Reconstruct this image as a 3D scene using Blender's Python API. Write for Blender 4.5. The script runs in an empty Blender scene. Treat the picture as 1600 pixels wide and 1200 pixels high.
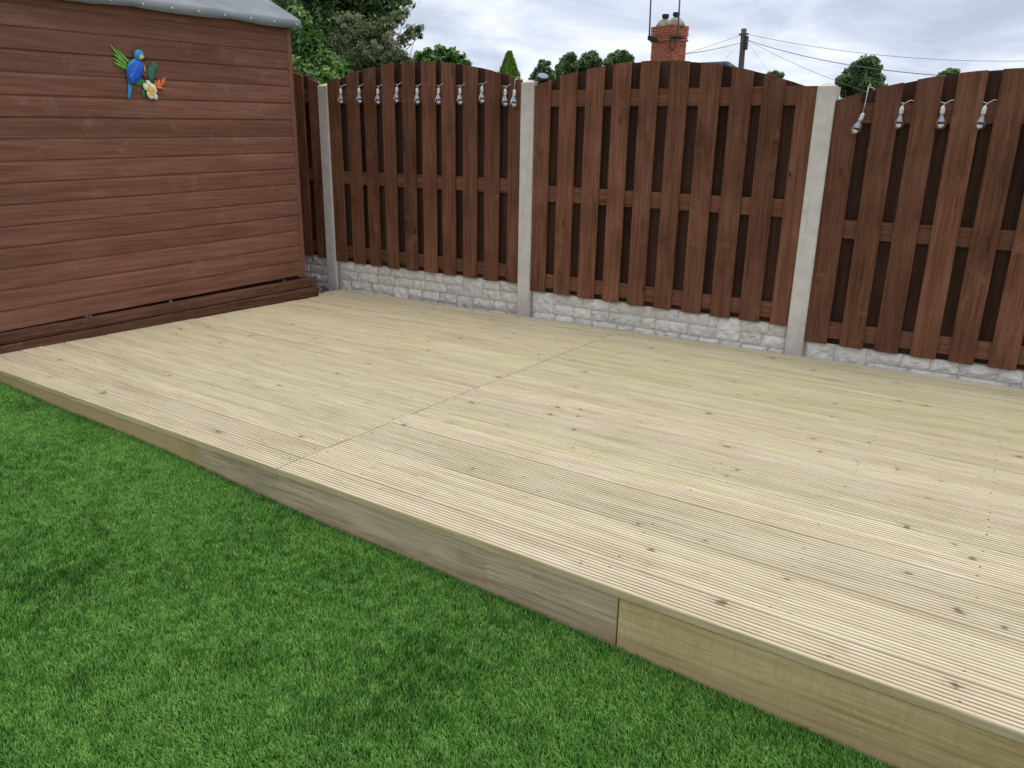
import bpy, bmesh, math, random
import numpy as np
from mathutils import Vector, Matrix
rnd = random.Random(7)
nr = np.random.default_rng(11)

# ------------------------------------------------------------------ camera
CAM = np.array([2.8440, -4.6797, 1.1521])
YAW, PITCH, ROLL, FPX = -0.55848, -0.29723, 0.01715, 1183.44      # focal length in pixels of a 1600 wide picture
def basis():
    f = np.array([math.sin(YAW)*math.cos(PITCH), math.cos(YAW)*math.cos(PITCH), math.sin(PITCH)])
    r = np.array([math.cos(YAW), -math.sin(YAW), 0.0]); u = np.cross(r, f)
    return math.cos(ROLL)*r+math.sin(ROLL)*u, -math.sin(ROLL)*r+math.cos(ROLL)*u, f
CR, CU, CF = basis()
def at(px, py, Y):                       # point of the vertical plane y = Y that the photo shows at a pixel
    d = CF+CR*(px-800)/FPX-CU*(py-600)/FPX
    return Vector(CAM+d*(Y-CAM[1])/d[1])
def to_px(P):
    d = P-CAM; z = d@CF
    return 800+FPX*(d@CR)/z, 600-FPX*(d@CU)/z, z
scene = bpy.context.scene
C = scene.collection
cam = bpy.data.cameras.new('camera'); cam.sensor_width = 36; cam.lens = FPX/1600*36; cam.clip_end = 2000; cam.clip_start = 0.05
camo = bpy.data.objects.new('camera', cam); C.objects.link(camo)
camo.matrix_world = Matrix(((CR[0], CU[0], -CF[0], CAM[0]), (CR[1], CU[1], -CF[1], CAM[1]), (CR[2], CU[2], -CF[2], CAM[2]), (0, 0, 0, 1)))
scene.camera = camo

# ------------------------------------------------------------------ node helper
class NT:
    def __init__(s, tree): s.t = tree; tree.nodes.clear()
    def n(s, typ, ins=None, **kw):
        nd = s.t.nodes.new(typ)
        for k, v in kw.items(): setattr(nd, k, v)
        for k, v in (ins or {}).items(): s.set(nd.inputs[k], v)
        return nd
    def set(s, inp, v):
        if isinstance(v, bpy.types.NodeSocket): s.t.links.new(v, inp)
        elif isinstance(v, bpy.types.Node): s.t.links.new(v.outputs[0], inp)
        else:
            if isinstance(v, tuple) and len(v) == 3 and inp.type == 'RGBA': v = (*v, 1)
            inp.default_value = v
    def math(s, op, a, b=0.0, c=0.0, clamp=False):
        return s.n('ShaderNodeMath', {0: a, 1: b, 2: c}, operation=op, use_clamp=clamp).outputs[0]
    def vmath(s, op, a, b=(0, 0, 0)):
        return s.n('ShaderNodeVectorMath', {0: a, 1: b}, operation=op).outputs[0]
    def noise(s, vec, scale, detail=4, rough=.55, dist=0.0):
        return s.n('ShaderNodeTexNoise', {'Vector': vec, 'Scale': scale, 'Detail': detail, 'Roughness': rough, 'Distortion': dist}).outputs['Fac']
    def mapping(s, vec, scale=(1, 1, 1), loc=(0, 0, 0)):
        return s.n('ShaderNodeMapping', {'Vector': vec, 'Scale': scale, 'Location': loc}).outputs[0]
    def ramp(s, fac, stops, interp='LINEAR'):
        r = s.n('ShaderNodeValToRGB', {0: fac}); e = r.color_ramp; e.interpolation = interp
        while len(e.elements) < len(stops): e.elements.new(0.5)
        for el, (p, c) in zip(e.elements, stops):
            el.position = p; el.color = (*c, 1) if len(c) == 3 else c
        return r.outputs[0]
    def mix(s, fac, a, b, mode='MIX'):
        m = s.n('ShaderNodeMix', data_type='RGBA', blend_type=mode)
        s.set(m.inputs[0], fac); s.set(m.inputs[6], a); s.set(m.inputs[7], b)
        return m.outputs[2]
    def rng(s, v, a, b, c, d):
        return s.n('ShaderNodeMapRange', {0: v, 1: a, 2: b, 3: c, 4: d}).outputs[0]
    def bump(s, h, strength, dist=.01):
        return s.n('ShaderNodeBump', {'Height': h, 'Strength': strength, 'Distance': dist}).outputs[0]
    def out(s, color, rough=.7, normal=None, spec=.3, **kw):
        b = s.n('ShaderNodeBsdfPrincipled', {'Base Color': color, 'Roughness': rough, 'Specular IOR Level': spec})
        for k, v in kw.items(): s.set(b.inputs[k.replace('_', ' ')], v)
        if normal is not None: s.set(b.inputs['Normal'], normal)
        o = s.n('ShaderNodeOutputMaterial'); s.t.links.new(b.outputs[0], o.inputs[0]); return b

# ------------------------------------------------------------------ sky, sun, exposure
SUN_EL, SUN_AZ = math.radians(76), math.atan2(.3, .3)
w = bpy.data.worlds.new('World'); scene.world = w; w.use_nodes = True
g = NT(w.node_tree)
sky = g.n('ShaderNodeTexSky', sky_type='NISHITA', sun_disc=False); sky.sun_elevation = SUN_EL; sky.sun_rotation = SUN_AZ
dirv = g.n('ShaderNodeTexCoord').outputs['Generated']
sep = g.n('ShaderNodeSeparateXYZ', {0: dirv})
den = g.math('ADD', g.math('MAXIMUM', sep.outputs[2], 0.0), .16)
pl = g.n('ShaderNodeCombineXYZ', {0: g.math('DIVIDE', sep.outputs[0], den), 1: g.math('DIVIDE', sep.outputs[1], den), 2: 0.0}).outputs[0]
c1 = g.noise(g.mapping(pl, (1.0, .75, 1), (3.1, 1.7, .4)), 1.6, 8, .58, .4)
c2 = g.noise(g.mapping(pl, (1, .8, 1), (9.1, 4.2, 1.4)), .5, 3, .5)
cl = g.math('ADD', g.math('MULTIPLY', c1, .65), g.math('MULTIPLY', c2, .35))
ccol = g.ramp(cl, [(.37, (3.7, 4.2, 5.2)), (.45, (4.6, 5.1, 6.15)), (.52, (5.7, 6.15, 7.0)), (.6, (7.2, 7.5, 8.0))])
mask = g.rng(g.noise(g.mapping(pl, (1, .7, 1), (5.3, 8.8, 2)), .9, 4, .5), .3, .5, .9, .985)
skyc = g.mix(mask, sky.outputs[0], ccol)
bg = g.n('ShaderNodeBackground', {'Color': skyc, 'Strength': .1}); wo = g.n('ShaderNodeOutputWorld'); g.t.links.new(bg.outputs[0], wo.inputs[0])
sl = bpy.data.lights.new('sun', 'SUN'); sl.energy = 1.3; sl.angle = math.radians(35); sl.color = (1, .92, .80)
so = bpy.data.objects.new('sun', sl); C.objects.link(so)
sv = Vector((math.sin(SUN_AZ)*math.cos(SUN_EL), math.cos(SUN_AZ)*math.cos(SUN_EL), math.sin(SUN_EL)))
so.rotation_euler = sv.to_track_quat('Z', 'Y').to_euler(); so.location = (0, 0, 12)
vs = scene.view_settings; vs.view_transform = 'Standard'; vs.look = 'None'; vs.exposure = .5; vs.gamma = 1; vs.use_curve_mapping = False
scene.render.engine = 'CYCLES'
scene.cycles.max_bounces = 6; scene.cycles.diffuse_bounces = 3; scene.cycles.transmission_bounces = 6; scene.cycles.glossy_bounces = 3

# ------------------------------------------------------------------ materials
MATS = {}
def material(name):
    m = bpy.data.materials.new(name); m.use_nodes = True; MATS[name] = m
    return m, NT(m.node_tree)
def rand_coords(k, seed=0.0):
    oi = k.n('ShaderNodeObjectInfo').outputs['Random']
    off = k.n('ShaderNodeCombineXYZ', {0: k.math('MULTIPLY_ADD', oi, 37.3, seed), 1: k.math('MULTIPLY_ADD', oi, 91.7, seed), 2: k.math('MULTIPLY', oi, 53.9)}).outputs[0]
    return k.vmath('ADD', k.n('ShaderNodeTexCoord').outputs['Object'], off), oi
def wood(name, axis, cols, knot_col, knot_cells, knot_keep, knot_r, rough=.75, vary=(.85, 1.12), tint=None, bump=.35, across=70, face='y', extra=None, spec=.15, blot_w=.18, knot_warm=None, halo_w=.3, knot_w=.85):
    """axis: grain direction of the object; face: the axis through the board (left out of the knot pattern)"""
    m, k = material(name)
    v, oi = rand_coords(k)
    def sc(al, ac): return tuple(al if 'xyz'[i] == axis else ac for i in range(3))
    def flat(al, ac): return tuple(0.0 if 'xyz'[i] == face else (al if 'xyz'[i] == axis else ac) for i in range(3))
    wv = k.vmath('ADD', k.mapping(v, flat(*knot_cells)), k.vmath('SCALE', k.n('ShaderNodeTexNoise', {'Vector': v, 'Scale': 30.0, 'Detail': 2.0}).outputs['Color']))
    sclnode = [x for x in k.t.nodes if x.bl_idname == 'ShaderNodeVectorMath' and x.operation == 'SCALE'][-1]; sclnode.inputs['Scale'].default_value = .18
    vo = k.n('ShaderNodeTexVoronoi', {'Vector': wv, 'Scale': 1.0, 'Randomness': .9})
    keep = k.math('GREATER_THAN', k.n('ShaderNodeSeparateColor', {0: vo.outputs['Color']}).outputs[0], 1-knot_keep)
    d = vo.outputs['Distance']
    size = k.math('MULTIPLY_ADD', k.n('ShaderNodeSeparateColor', {0: vo.outputs['Color']}).outputs[1], 1.15, .22)
    dn = k.math('DIVIDE', d, size)
    dn = k.math('ADD', dn, k.math('MULTIPLY', k.math('SUBTRACT', k.noise(v, 130, 2), .5), knot_r*.9))
    kn = k.math('MULTIPLY', k.rng(dn, knot_r*.6, knot_r, 1, 0), keep)
    halo = k.math('MULTIPLY', k.rng(dn, knot_r*.6, knot_r*3.0, 1, 0), keep)
    ac = 'xyz'.index([c for c in 'xyz' if c != axis and c != face][0])
    bend = k.n('ShaderNodeCombineXYZ', {ac: k.math('MULTIPLY', halo, .012)}).outputs[0]
    gv = k.vmath('ADD', v, bend)
    fine = k.noise(k.mapping(gv, sc(.035, 1)), across*2.2, 5, .65, .4)
    broad = k.noise(k.mapping(gv, sc(.06, 1)), across*.33, 4, .55, 1.2)
    blot = k.noise(v, 3.2, 4, .6)
    f = k.math('ADD', k.math('ADD', k.math('MULTIPLY', fine, .5), k.math('MULTIPLY', broad, .5-blot_w)), k.math('MULTIPLY', blot, blot_w))
    col = k.ramp(f, [(.38, cols[0]), (.5, cols[1]), (.62, cols[2])])
    val = k.math('MULTIPLY_ADD', oi, vary[1]-vary[0], vary[0])
    col = k.mix(1.0, col, k.n('ShaderNodeCombineColor', {0: val, 1: val, 2: val}).outputs[0], 'MULTIPLY')
    if tint:
        r2 = k.n('ShaderNodeTexWhiteNoise', {'W': oi}, noise_dimensions='1D').outputs['Value']
        tf = k.math('MULTIPLY', k.rng(k.noise(k.mapping(v, sc(.35, 3)), 2.2, 3), .4, .65, 0, 1), k.math('MULTIPLY_ADD', r2, .75, .1))
        col = k.mix(tf, col, tint, 'MULTIPLY')
    if extra: col = extra(k, v, col, oi)
    col = k.mix(k.math('MULTIPLY', halo, halo_w), col, k.mix(1.0, col, knot_col, 'MULTIPLY'))
    kc = k.mix(k.math('MULTIPLY', k.n('ShaderNodeSeparateColor', {0: vo.outputs['Color']}).outputs[2], .8), knot_col, knot_warm or knot_col)
    col = k.mix(k.math('MULTIPLY', kn, knot_w), col, kc)
    k.out(col, rough, k.bump(k.math('SUBTRACT', f, k.math('MULTIPLY', kn, .3)), bump, .004), spec)
    return m
def worn(strength, light):
    def fn(k, v, col, oi):
        s = k.rng(k.noise(k.mapping(v, (1, 1, 1)), 5.5, 6, .7, .5), .58, .74, 0, strength)
        return k.mix(s, col, light)
    return fn
def deck_extra(k, v, col, oi):
    col = k.mix(1.0, col, k.n('ShaderNodeObjectInfo').outputs['Color'], 'MULTIPLY')
    s = k.rng(k.noise(k.mapping(v, (2.2, 16, 0)), 1.0, 4, .6), .64, .8, 0, .3)
    col = k.mix(s, col, (.34, .26, .14))
    pink = k.rng(k.noise(k.mapping(v, (.9, 11, 0), (4, 2, 0)), 1.0, 3, .5), .6, .74, 0, .4)
    col = k.mix(pink, col, (.62, .44, .28))
    fl = k.rng(k.noise(k.mapping(v, (14, 60, 0)), 1.0, 2, .5), .7, .78, 0, .55)
    return k.mix(fl, col, (.3, .2, .1))
wood('deck_wood', 'x', ((.545, .46, .30), (.685, .60, .415), (.785, .71, .53)), (.17, .085, .04), (7.0, 8.4), .82, .105, .72, (.95, 1.05), (.95, .96, .89), .3, 62, 'z', deck_extra, blot_w=.08, knot_warm=(.44, .24, .12), halo_w=.12, knot_w=.66)
wood('deck_edge', 'x', ((.50, .37, .18), (.66, .52, .28), (.76, .62, .37)), (.2, .1, .05), (3.0, 30), .2, .1, .75, (.97, 1.03), None, .3, 60, 'y')
wood('fence_wood', 'z', ((.105, .042, .022), (.185, .079, .043), (.265, .125, .074)), (.05, .018, .01), (4.4, 9.5), .6, .185, .8, (.74, 1.18), None, .45, 45, 'y', worn(.55, (.34, .175, .11)), blot_w=.26)
wood('rear_wood_shaded', 'z', ((.04, .018, .011), (.066, .032, .02), (.098, .05, .032)), (.03, .012, .008), (4.2, 9.5), .42, .11, .8, (.8, 1.14), None, .45, 45, 'y')  # darker copy of the fence wood, recess shade put into its colour
wood('rail_wood', 'x', ((.1, .04, .021), (.175, .075, .041), (.25, .118, .07)), (.07, .022, .012), (3.0, 8.5), .3, .12, .7, (.85, 1.15), None, .4, 45, 'y')
wood('shed_wood', 'x', ((.145, .062, .039), (.20, .092, .06), (.258, .128, .087)), (.085, .032, .022), (2.8, 8), .36, .08, .82, (.88, 1.1), None, .35, 38, 'y', worn(.42, (.35, .20, .15)))
wood('trim_wood', 'z', ((.145, .062, .039), (.20, .092, .06), (.258, .128, .087)), (.085, .032, .022), (2.6, 7.5), .2, .1, .66, (.9, 1.1), None, .3, 40, 'y')
wood('sleeper_wood', 'x', ((.06, .027, .018), (.12, .055, .036), (.195, .092, .06)), (.05, .018, .012), (2.2, 7), .5, .14, .75, (.85, 1.1), None, .7, 30, 'y', worn(.5, (.26, .12, .085)))
def old_extra(k, v, col, oi):
    s = k.rng(k.noise(k.mapping(v, (3, 9, 9)), 1.0, 5, .65), .5, .72, 0, .45)
    col = k.mix(s, col, (.33, .26, .17))
    obj = k.n('ShaderNodeTexCoord').outputs['Object']; x = k.n('ShaderNodeSeparateXYZ', {0: obj})
    left = k.rng(k.math('ADD', x.outputs[0], k.math('MULTIPLY', k.noise(v, 9, 3), .12)), .23, .27, 1, 0)
    col = k.mix(k.math('MULTIPLY', left, .8), col, (.62, .44, .2))
    soil = k.math('MULTIPLY', k.rng(k.math('ADD', x.outputs[2], k.math('MULTIPLY', k.noise(k.mapping(v, (6, 1, 1)), 2, 4), .06)), -.09, -.135, 0, 1), .5)
    return k.mix(soil, col, (.42, .26, .15))
def new_extra(k, v, col, oi):
    obj = k.n('ShaderNodeTexCoord').outputs['Object']; x = k.n('ShaderNodeSeparateXYZ', {0: obj})
    soil = k.math('MULTIPLY', k.rng(k.math('ADD', x.outputs[2], k.math('MULTIPLY', k.noise(k.mapping(v, (6, 1, 1)), 2, 4), .06)), -.1, -.14, 0, 1), .55)
    col = k.mix(soil, col, (.52, .34, .19))
    saw = k.rng(k.noise(k.mapping(v, (30, 1, 5)), 3.0, 3, .6), .45, .7, 0, .3)
    return k.mix(saw, col, (.42, .31, .16))
wood('old_fascia', 'x', ((.36, .265, .145), (.62, .485, .285), (.77, .63, .40)), (.17, .095, .05), (3.6, 7), .6, .13, .8, (.98, 1.02), None, .6, 60, 'y', old_extra)
wood('new_fascia', 'x', ((.46, .315, .125), (.68, .50, .225), (.80, .62, .32)), (.14, .07, .03), (2.6, 6), .5, .1, .7, (.98, 1.02), None, .4, 40, 'y', new_extra)

m, k = material('post_concrete')
v, oi = rand_coords(k)
a = k.noise(v, 14, 6, .6); b = k.noise(v, 160, 3, .6)
col = k.ramp(k.math('MULTIPLY_ADD', b, .25, k.math('MULTIPLY', a, .75)), [(.32, (.63, .585, .51)), (.5, (.715, .67, .59)), (.66, (.79, .745, .67))])
streak = k.rng(k.noise(k.mapping(v, (1, 1, .06)), 38, 3), .57, .75, 0, .4); col = k.mix(streak, col, (.42, .35, .25))
pits = k.rng(k.n('ShaderNodeTexVoronoi', {'Vector': v, 'Scale': 26.0}).outputs['Distance'], .05, .1, .6, 0); col = k.mix(pits, col, (.22, .2, .18))
zz = k.n('ShaderNodeSeparateXYZ', {0: k.n('ShaderNodeTexCoord').outputs['Object']}).outputs[2]
col = k.mix(k.rng(k.math('ADD', zz, k.math('MULTIPLY', a, .2)), .12, .3, .55, 0), col, (.5, .43, .38))
col = k.mix(k.math('MULTIPLY', k.rng(k.math('SUBTRACT', zz, k.math('MULTIPLY', k.noise(k.mapping(v, (1, 1, .02)), 55, 2), .35)), 1.22, 1.4, 0, .5), k.rng(a, .4, .6, .3, 1)), col, (.46, .36, .24))
k.out(col, .85, k.bump(k.math('SUBTRACT', b, pits), .25, .003), .25)

m, k = material('stone_concrete')
v, oi = rand_coords(k)
a = k.noise(v, 22, 6, .65, .5); b = k.noise(v, 7, 4, .6)
col = k.ramp(a, [(.3, (.70, .65, .575)), (.45, (.84, .795, .72)), (.6, (.89, .86, .795))])
col = k.mix(k.rng(b, .55, .75, 0, .55), col, (.47, .35, .24))
val = k.math('MULTIPLY_ADD', oi, .22, .86); col = k.mix(1.0, col, k.n('ShaderNodeCombineColor', {0: val, 1: val, 2: val}).outputs[0], 'MULTIPLY')
k.out(col, .9, k.bump(k.math('ADD', k.noise(v, 55, 6, .7, .8), k.math('MULTIPLY', a, 1.2)), .7, .007), .2)
m, k = material('mortar_concrete')
v, oi = rand_coords(k)
k.out(k.ramp(k.noise(v, 40, 5), [(.3, (.46, .41, .36)), (.65, (.62, .57, .51))]), .9, None, .2)

m, k = material('roof_felt')
v, oi = rand_coords(k)
a = k.noise(v, 5, 4); b = k.noise(v, 260, 2, .7)
col = k.ramp(k.math('MULTIPLY_ADD', b, .3, k.math('MULTIPLY', a, .7)), [(.35, (.15, .175, .185)), (.62, (.235, .26, .275))])
k.out(col, .55, k.bump(k.math('ADD', k.math('MULTIPLY', b, .2), k.noise(v, 9, 3)), .25, .01), .45)

def plain(name, col, rough=.6, var=.2, scale=20, spec=.3, **kw):
    m, k = material(name); v, oi = rand_coords(k)
    lo = tuple(c*(1-var) for c in col); hi = tuple(min(1, c*(1+var)) for c in col)
    k.out(k.ramp(k.noise(v, scale, 4, .6), [(.35, lo), (.65, hi)]), rough, None, spec, **kw)
plain('galvanised_nail', (.6, .6, .58), .4, .1, spec=.5, Metallic=.6)
plain('steel_screw', (.10, .085, .06), .5, .2, spec=.4)
plain('dark_recess', (.035, .015, .01), .9)
plain('soil', (.07, .05, .035), .95, .4, 9)
plain('white_plastic', (.78, .77, .73), .45, .03)
plain('cord_cream', (.68, .65, .55), .6, .05)
plain('black_plastic', (.012, .013, .015), .35, .1, spec=.5)
plain('solar_cell', (.22, .27, .36), .15, .1, spec=.8)
plain('foil_reflector', (.42, .45, .52), .3, .05, spec=.6, Metallic=.25)
plain('slate', (.12, .13, .145), .55, .25, 3, .4)
plain('ridge_tile', (.09, .095, .11), .7, .2)
plain('render_wall', (.55, .53, .49), .9, .08, 2)
plain('brick_red', (.50, .15, .085), .85, .3, 6)
plain('brick_mortar', (.42, .27, .2), .9, .2)
plain('cement_cap', (.3, .275, .22), .9, .45, 7)
plain('chimney_pot', (.035, .037, .042), .7, .2)
plain('mast_metal', (.2, .2, .2), .5, .1)
plain('pole_wood', (.095, .085, .07), .9, .3, 2)
plain('wire', (.16, .17, .18), .7, .1)
plain('bark', (.1, .08, .055), .9, .3, 14)
m, k = material('bulb_glass')
k.out((1, 1, 1), .03, None, .5, Transmission_Weight=1.0, IOR=1.3)
m, k = material('far_ground')
v = k.n('ShaderNodeTexCoord').outputs['Object']
k.out(k.ramp(k.noise(v, .35, 6), [(.35, (.045, .07, .022)), (.65, (.085, .1, .04))]), .95, None, .1)
m, k = material('turf_backing')
v = k.n('ShaderNodeTexCoord').outputs['Object']
k.out(k.ramp(k.noise(v, 90, 4), [(.35, (.012, .04, .008)), (.65, (.03, .085, .018))]), .9, k.bump(k.noise(v, 220, 3), .8, .02), .1)
m, k = material('gravel_stone')
v = k.n('ShaderNodeTexCoord').outputs['Object']
k.out(k.ramp(k.n('ShaderNodeTexVoronoi', {'Vector': v, 'Scale': 34.0}).outputs['Color'], [(.1, (.05, .05, .055)), (.5, (.17, .165, .17)), (.9, (.42, .4, .39))]), .8, k.bump(k.noise(v, 90, 4), .5), .3)
def leafmat(name, dark, mid, light, rough=.45, trans=.3, spec=.4):
    m, k = material(name)
    t = k.n('ShaderNodeAttribute', attribute_name='tint').outputs['Fac']
    col = k.ramp(t, [(0, dark), (.5, mid), (1, light)])
    b = k.out(col, rough, None, spec)
    if not trans: return
    tr = k.n('ShaderNodeBsdfTranslucent', {'Color': k.mix(.35, col, (.25, .4, .04))})
    mx = k.n('ShaderNodeMixShader', {0: trans, 1: b.outputs[0], 2: tr.outputs[0]})
    o = [x for x in k.t.nodes if x.bl_idname == 'ShaderNodeOutputMaterial'][0]; k.t.links.new(mx.outputs[0], o.inputs[0])
leafmat('grass_blade', (.021, .083, .009), (.092, .265, .031), (.28, .49, .12), .6, 0, .18)
leafmat('leaf_dark', (.018, .05, .014), (.055, .12, .03), (.14, .235, .06))
leafmat('leaf_bright', (.034, .09, .022), (.105, .235, .05), (.29, .46, .12))
leafmat('leaf_olive', (.05, .08, .036), (.145, .195, .09), (.33, .37, .21))
leafmat('leaf_conifer', (.07, .14, .015), (.17, .3, .03), (.32, .46, .07), .6)
leafmat('leaf_far', (.034, .07, .028), (.105, .18, .066), (.25, .35, .14), .6)
leafmat('seed_tan', (.24, .2, .11), (.42, .37, .24), (.58, .53, .4), .8, .1)

# ------------------------------------------------------------------ mesh helpers
def link(name, me, mat, parent=None, loc=None):
    o = bpy.data.objects.new(name, me); C.objects.link(o)
    if mat and not me.materials: me.materials.append(MATS[mat])
    if parent: o.parent = parent
    if loc is not None: o.location = loc
    return o
def mesh(name, V, F, smooth=False):
    me = bpy.data.meshes.new(name); me.from_pydata([tuple(map(float, p)) for p in V], [], F); me.validate(); me.update()
    if smooth: me.polygons.foreach_set('use_smooth', [True]*len(me.polygons))
    return me
def bm_mesh(name, bm, smooth=False):
    bmesh.ops.recalc_face_normals(bm, faces=bm.faces)
    me = bpy.data.meshes.new(name); bm.to_mesh(me); bm.free()
    if smooth: me.polygons.foreach_set('use_smooth', [True]*len(me.polygons))
    return me
def empty(name, loc=(0, 0, 0), rz=0.0):
    o = bpy.data.objects.new(name, None); C.objects.link(o); o.location = loc; o.rotation_euler = (0, 0, rz); o.empty_display_size = .1
    return o
def tag(o, label, cat, group=None):
    o['label'] = label; o['category'] = cat
    if group: o['group'] = group
    return o
def struct(o, kind='structure'): o['kind'] = kind; return o
def prism(name, outline, y0, y1, bev=.002, fn=None):
    """outline in (x, z), pushed from y0 to y1"""
    bm = bmesh.new()
    a = [bm.verts.new((x, y0, z)) for x, z in outline]; b = [bm.verts.new((x, y1, z)) for x, z in outline]
    bm.faces.new(a); bm.faces.new(b[::-1]); n = len(a)
    for i in range(n): bm.faces.new((a[i], b[i], b[(i+1) % n], a[(i+1) % n]))
    if bev: bmesh.ops.bevel(bm, geom=list(bm.edges), offset=bev, segments=1, affect='EDGES', clamp_overlap=True)
    if fn:
        for vv in bm.verts: vv.co = fn(vv.co)
    return bm_mesh(name, bm)
def box(name, x0, x1, y0, y1, z0, z1, bev=.002, fn=None):
    return prism(name, [(x0, z0), (x1, z0), (x1, z1), (x0, z1)], y0, y1, bev, fn)
def tube(pts, r, sides=6, cap=True):
    pts = [Vector(p) for p in pts]; rs = r if isinstance(r, (list, tuple)) else [r]*len(pts)
    V = []; F = []
    for i, p in enumerate(pts):
        t = (pts[min(i+1, len(pts)-1)]-pts[max(i-1, 0)]).normalized()
        up = Vector((0, 0, 1)) if abs(t.z) < .9 else Vector((1, 0, 0))
        a = t.cross(up).normalized(); b = a.cross(t)
        for j in range(sides):
            an = 2*math.pi*j/sides; V.append(p+(a*math.cos(an)+b*math.sin(an))*rs[i])
    for i in range(len(pts)-1):
        for j in range(sides):
            F.append((i*sides+j, i*sides+(j+1) % sides, (i+1)*sides+(j+1) % sides, (i+1)*sides+j))
    if cap: F.append(tuple(range(sides))[::-1]); F.append(tuple((len(pts)-1)*sides+j for j in range(sides)))
    return V, F
def join(parts):
    V = []; F = []
    for v, f in parts:
        o = len(V); V += list(v); F += [tuple(i+o for i in q) for q in f]
    return V, F
def lathe(prof, sides=14):
    V = []; F = []
    for r, z in prof:
        for j in range(sides):
            a = 2*math.pi*j/sides; V.append((r*math.cos(a), r*math.sin(a), z))
    for i in range(len(prof)-1):
        for j in range(sides): F.append((i*sides+j, i*sides+(j+1) % sides, (i+1)*sides+(j+1) % sides, (i+1)*sides+j))
    F.append(tuple(range(sides))[::-1]); F.append(tuple((len(prof)-1)*sides+j for j in range(sides)))
    return V, F

# ------------------------------------------------------------------ ground and lawn
def ground_z(y): return -.3 if y < 2.5 else (-.3-3.2*min(1, (y-2.5)/11.0))
ys = [-300, -40, -6, 2.5, 8, 13.5, 40, 120, 900]; xs = [-700, -100, -20, 0, 20, 100, 700]
V = [(x, y, ground_z(y)) for y in ys for x in xs]; nx = len(xs)
F = [(j*nx+i, j*nx+i+1, (j+1)*nx+i+1, (j+1)*nx+i) for j in range(len(ys)-1) for i in range(nx-1)]
struct(link('ground', mesh('ground', V, F), 'far_ground'))

DA = -.029822; DO = np.array([0, -2.8927])                        # deck frame: u along the boards, v from the front edge to the fence
du = np.array([math.cos(DA), math.sin(DA)]); dv = np.array([-math.sin(DA), math.cos(DA)])
def deck_xy(u, v): return DO+du*u+dv*v
LU = [-4, -1.6, -1.0, -.3, 0, .4, .9, 1.4, 2.0, 2.9, 5]; LZ = [-.05, -.06, -.084, -.09, -.098, -.122, -.148, -.155, -.172, -.202, -.23]
def lawn_z(u): return np.interp(u, LU, LZ)-.018
us = np.linspace(-6, 7, 66); vsn = [-9, -5, -3, -1.5, -.5, .03]
V = []; F = []
for vv in vsn:
    for uu in us: x, y = deck_xy(uu, vv); V.append((x, y, lawn_z(uu)))
for j in range(len(vsn)-1):
    for i in range(len(us)-1): n = len(us); F.append((j*n+i, j*n+i+1, (j+1)*n+i+1, (j+1)*n+i))
struct(link('lawn', mesh('lawn', V, F, True), 'turf_backing'))

def vnoise(x, y, s, seed):                                        # smooth value noise, numpy
    x = x*s+seed*17.3; y = y*s+seed*5.1
    xi = np.floor(x).astype(int); yi = np.floor(y).astype(int); fx = x-xi; fy = y-yi
    fx = fx*fx*(3-2*fx); fy = fy*fy*(3-2*fy)
    def h(a, b): return np.modf(np.abs(np.sin(a*127.1+b*311.7+seed*74.7)*43758.5453))[0]
    return (h(xi, yi)*(1-fx)+h(xi+1, yi)*fx)*(1-fy)+(h(xi, yi+1)*(1-fx)+h(xi+1, yi+1)*fx)*fy
def fill_mesh(name, co, tri, tint):
    me = bpy.data.meshes.new(name)
    me.vertices.add(len(co)); me.vertices.foreach_set('co', co.astype(np.float32).ravel())
    nt = len(tri); me.loops.add(nt*3); me.loops.foreach_set('vertex_index', tri.astype(np.int32).ravel())
    me.polygons.add(nt); me.polygons.foreach_set('loop_start', np.arange(0, nt*3, 3, dtype=np.int32))
    at_ = me.attributes.new('tint', 'FLOAT', 'POINT'); at_.data.foreach_set('value', tint.astype(np.float32))
    me.update(calc_edges=True); return me
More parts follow.
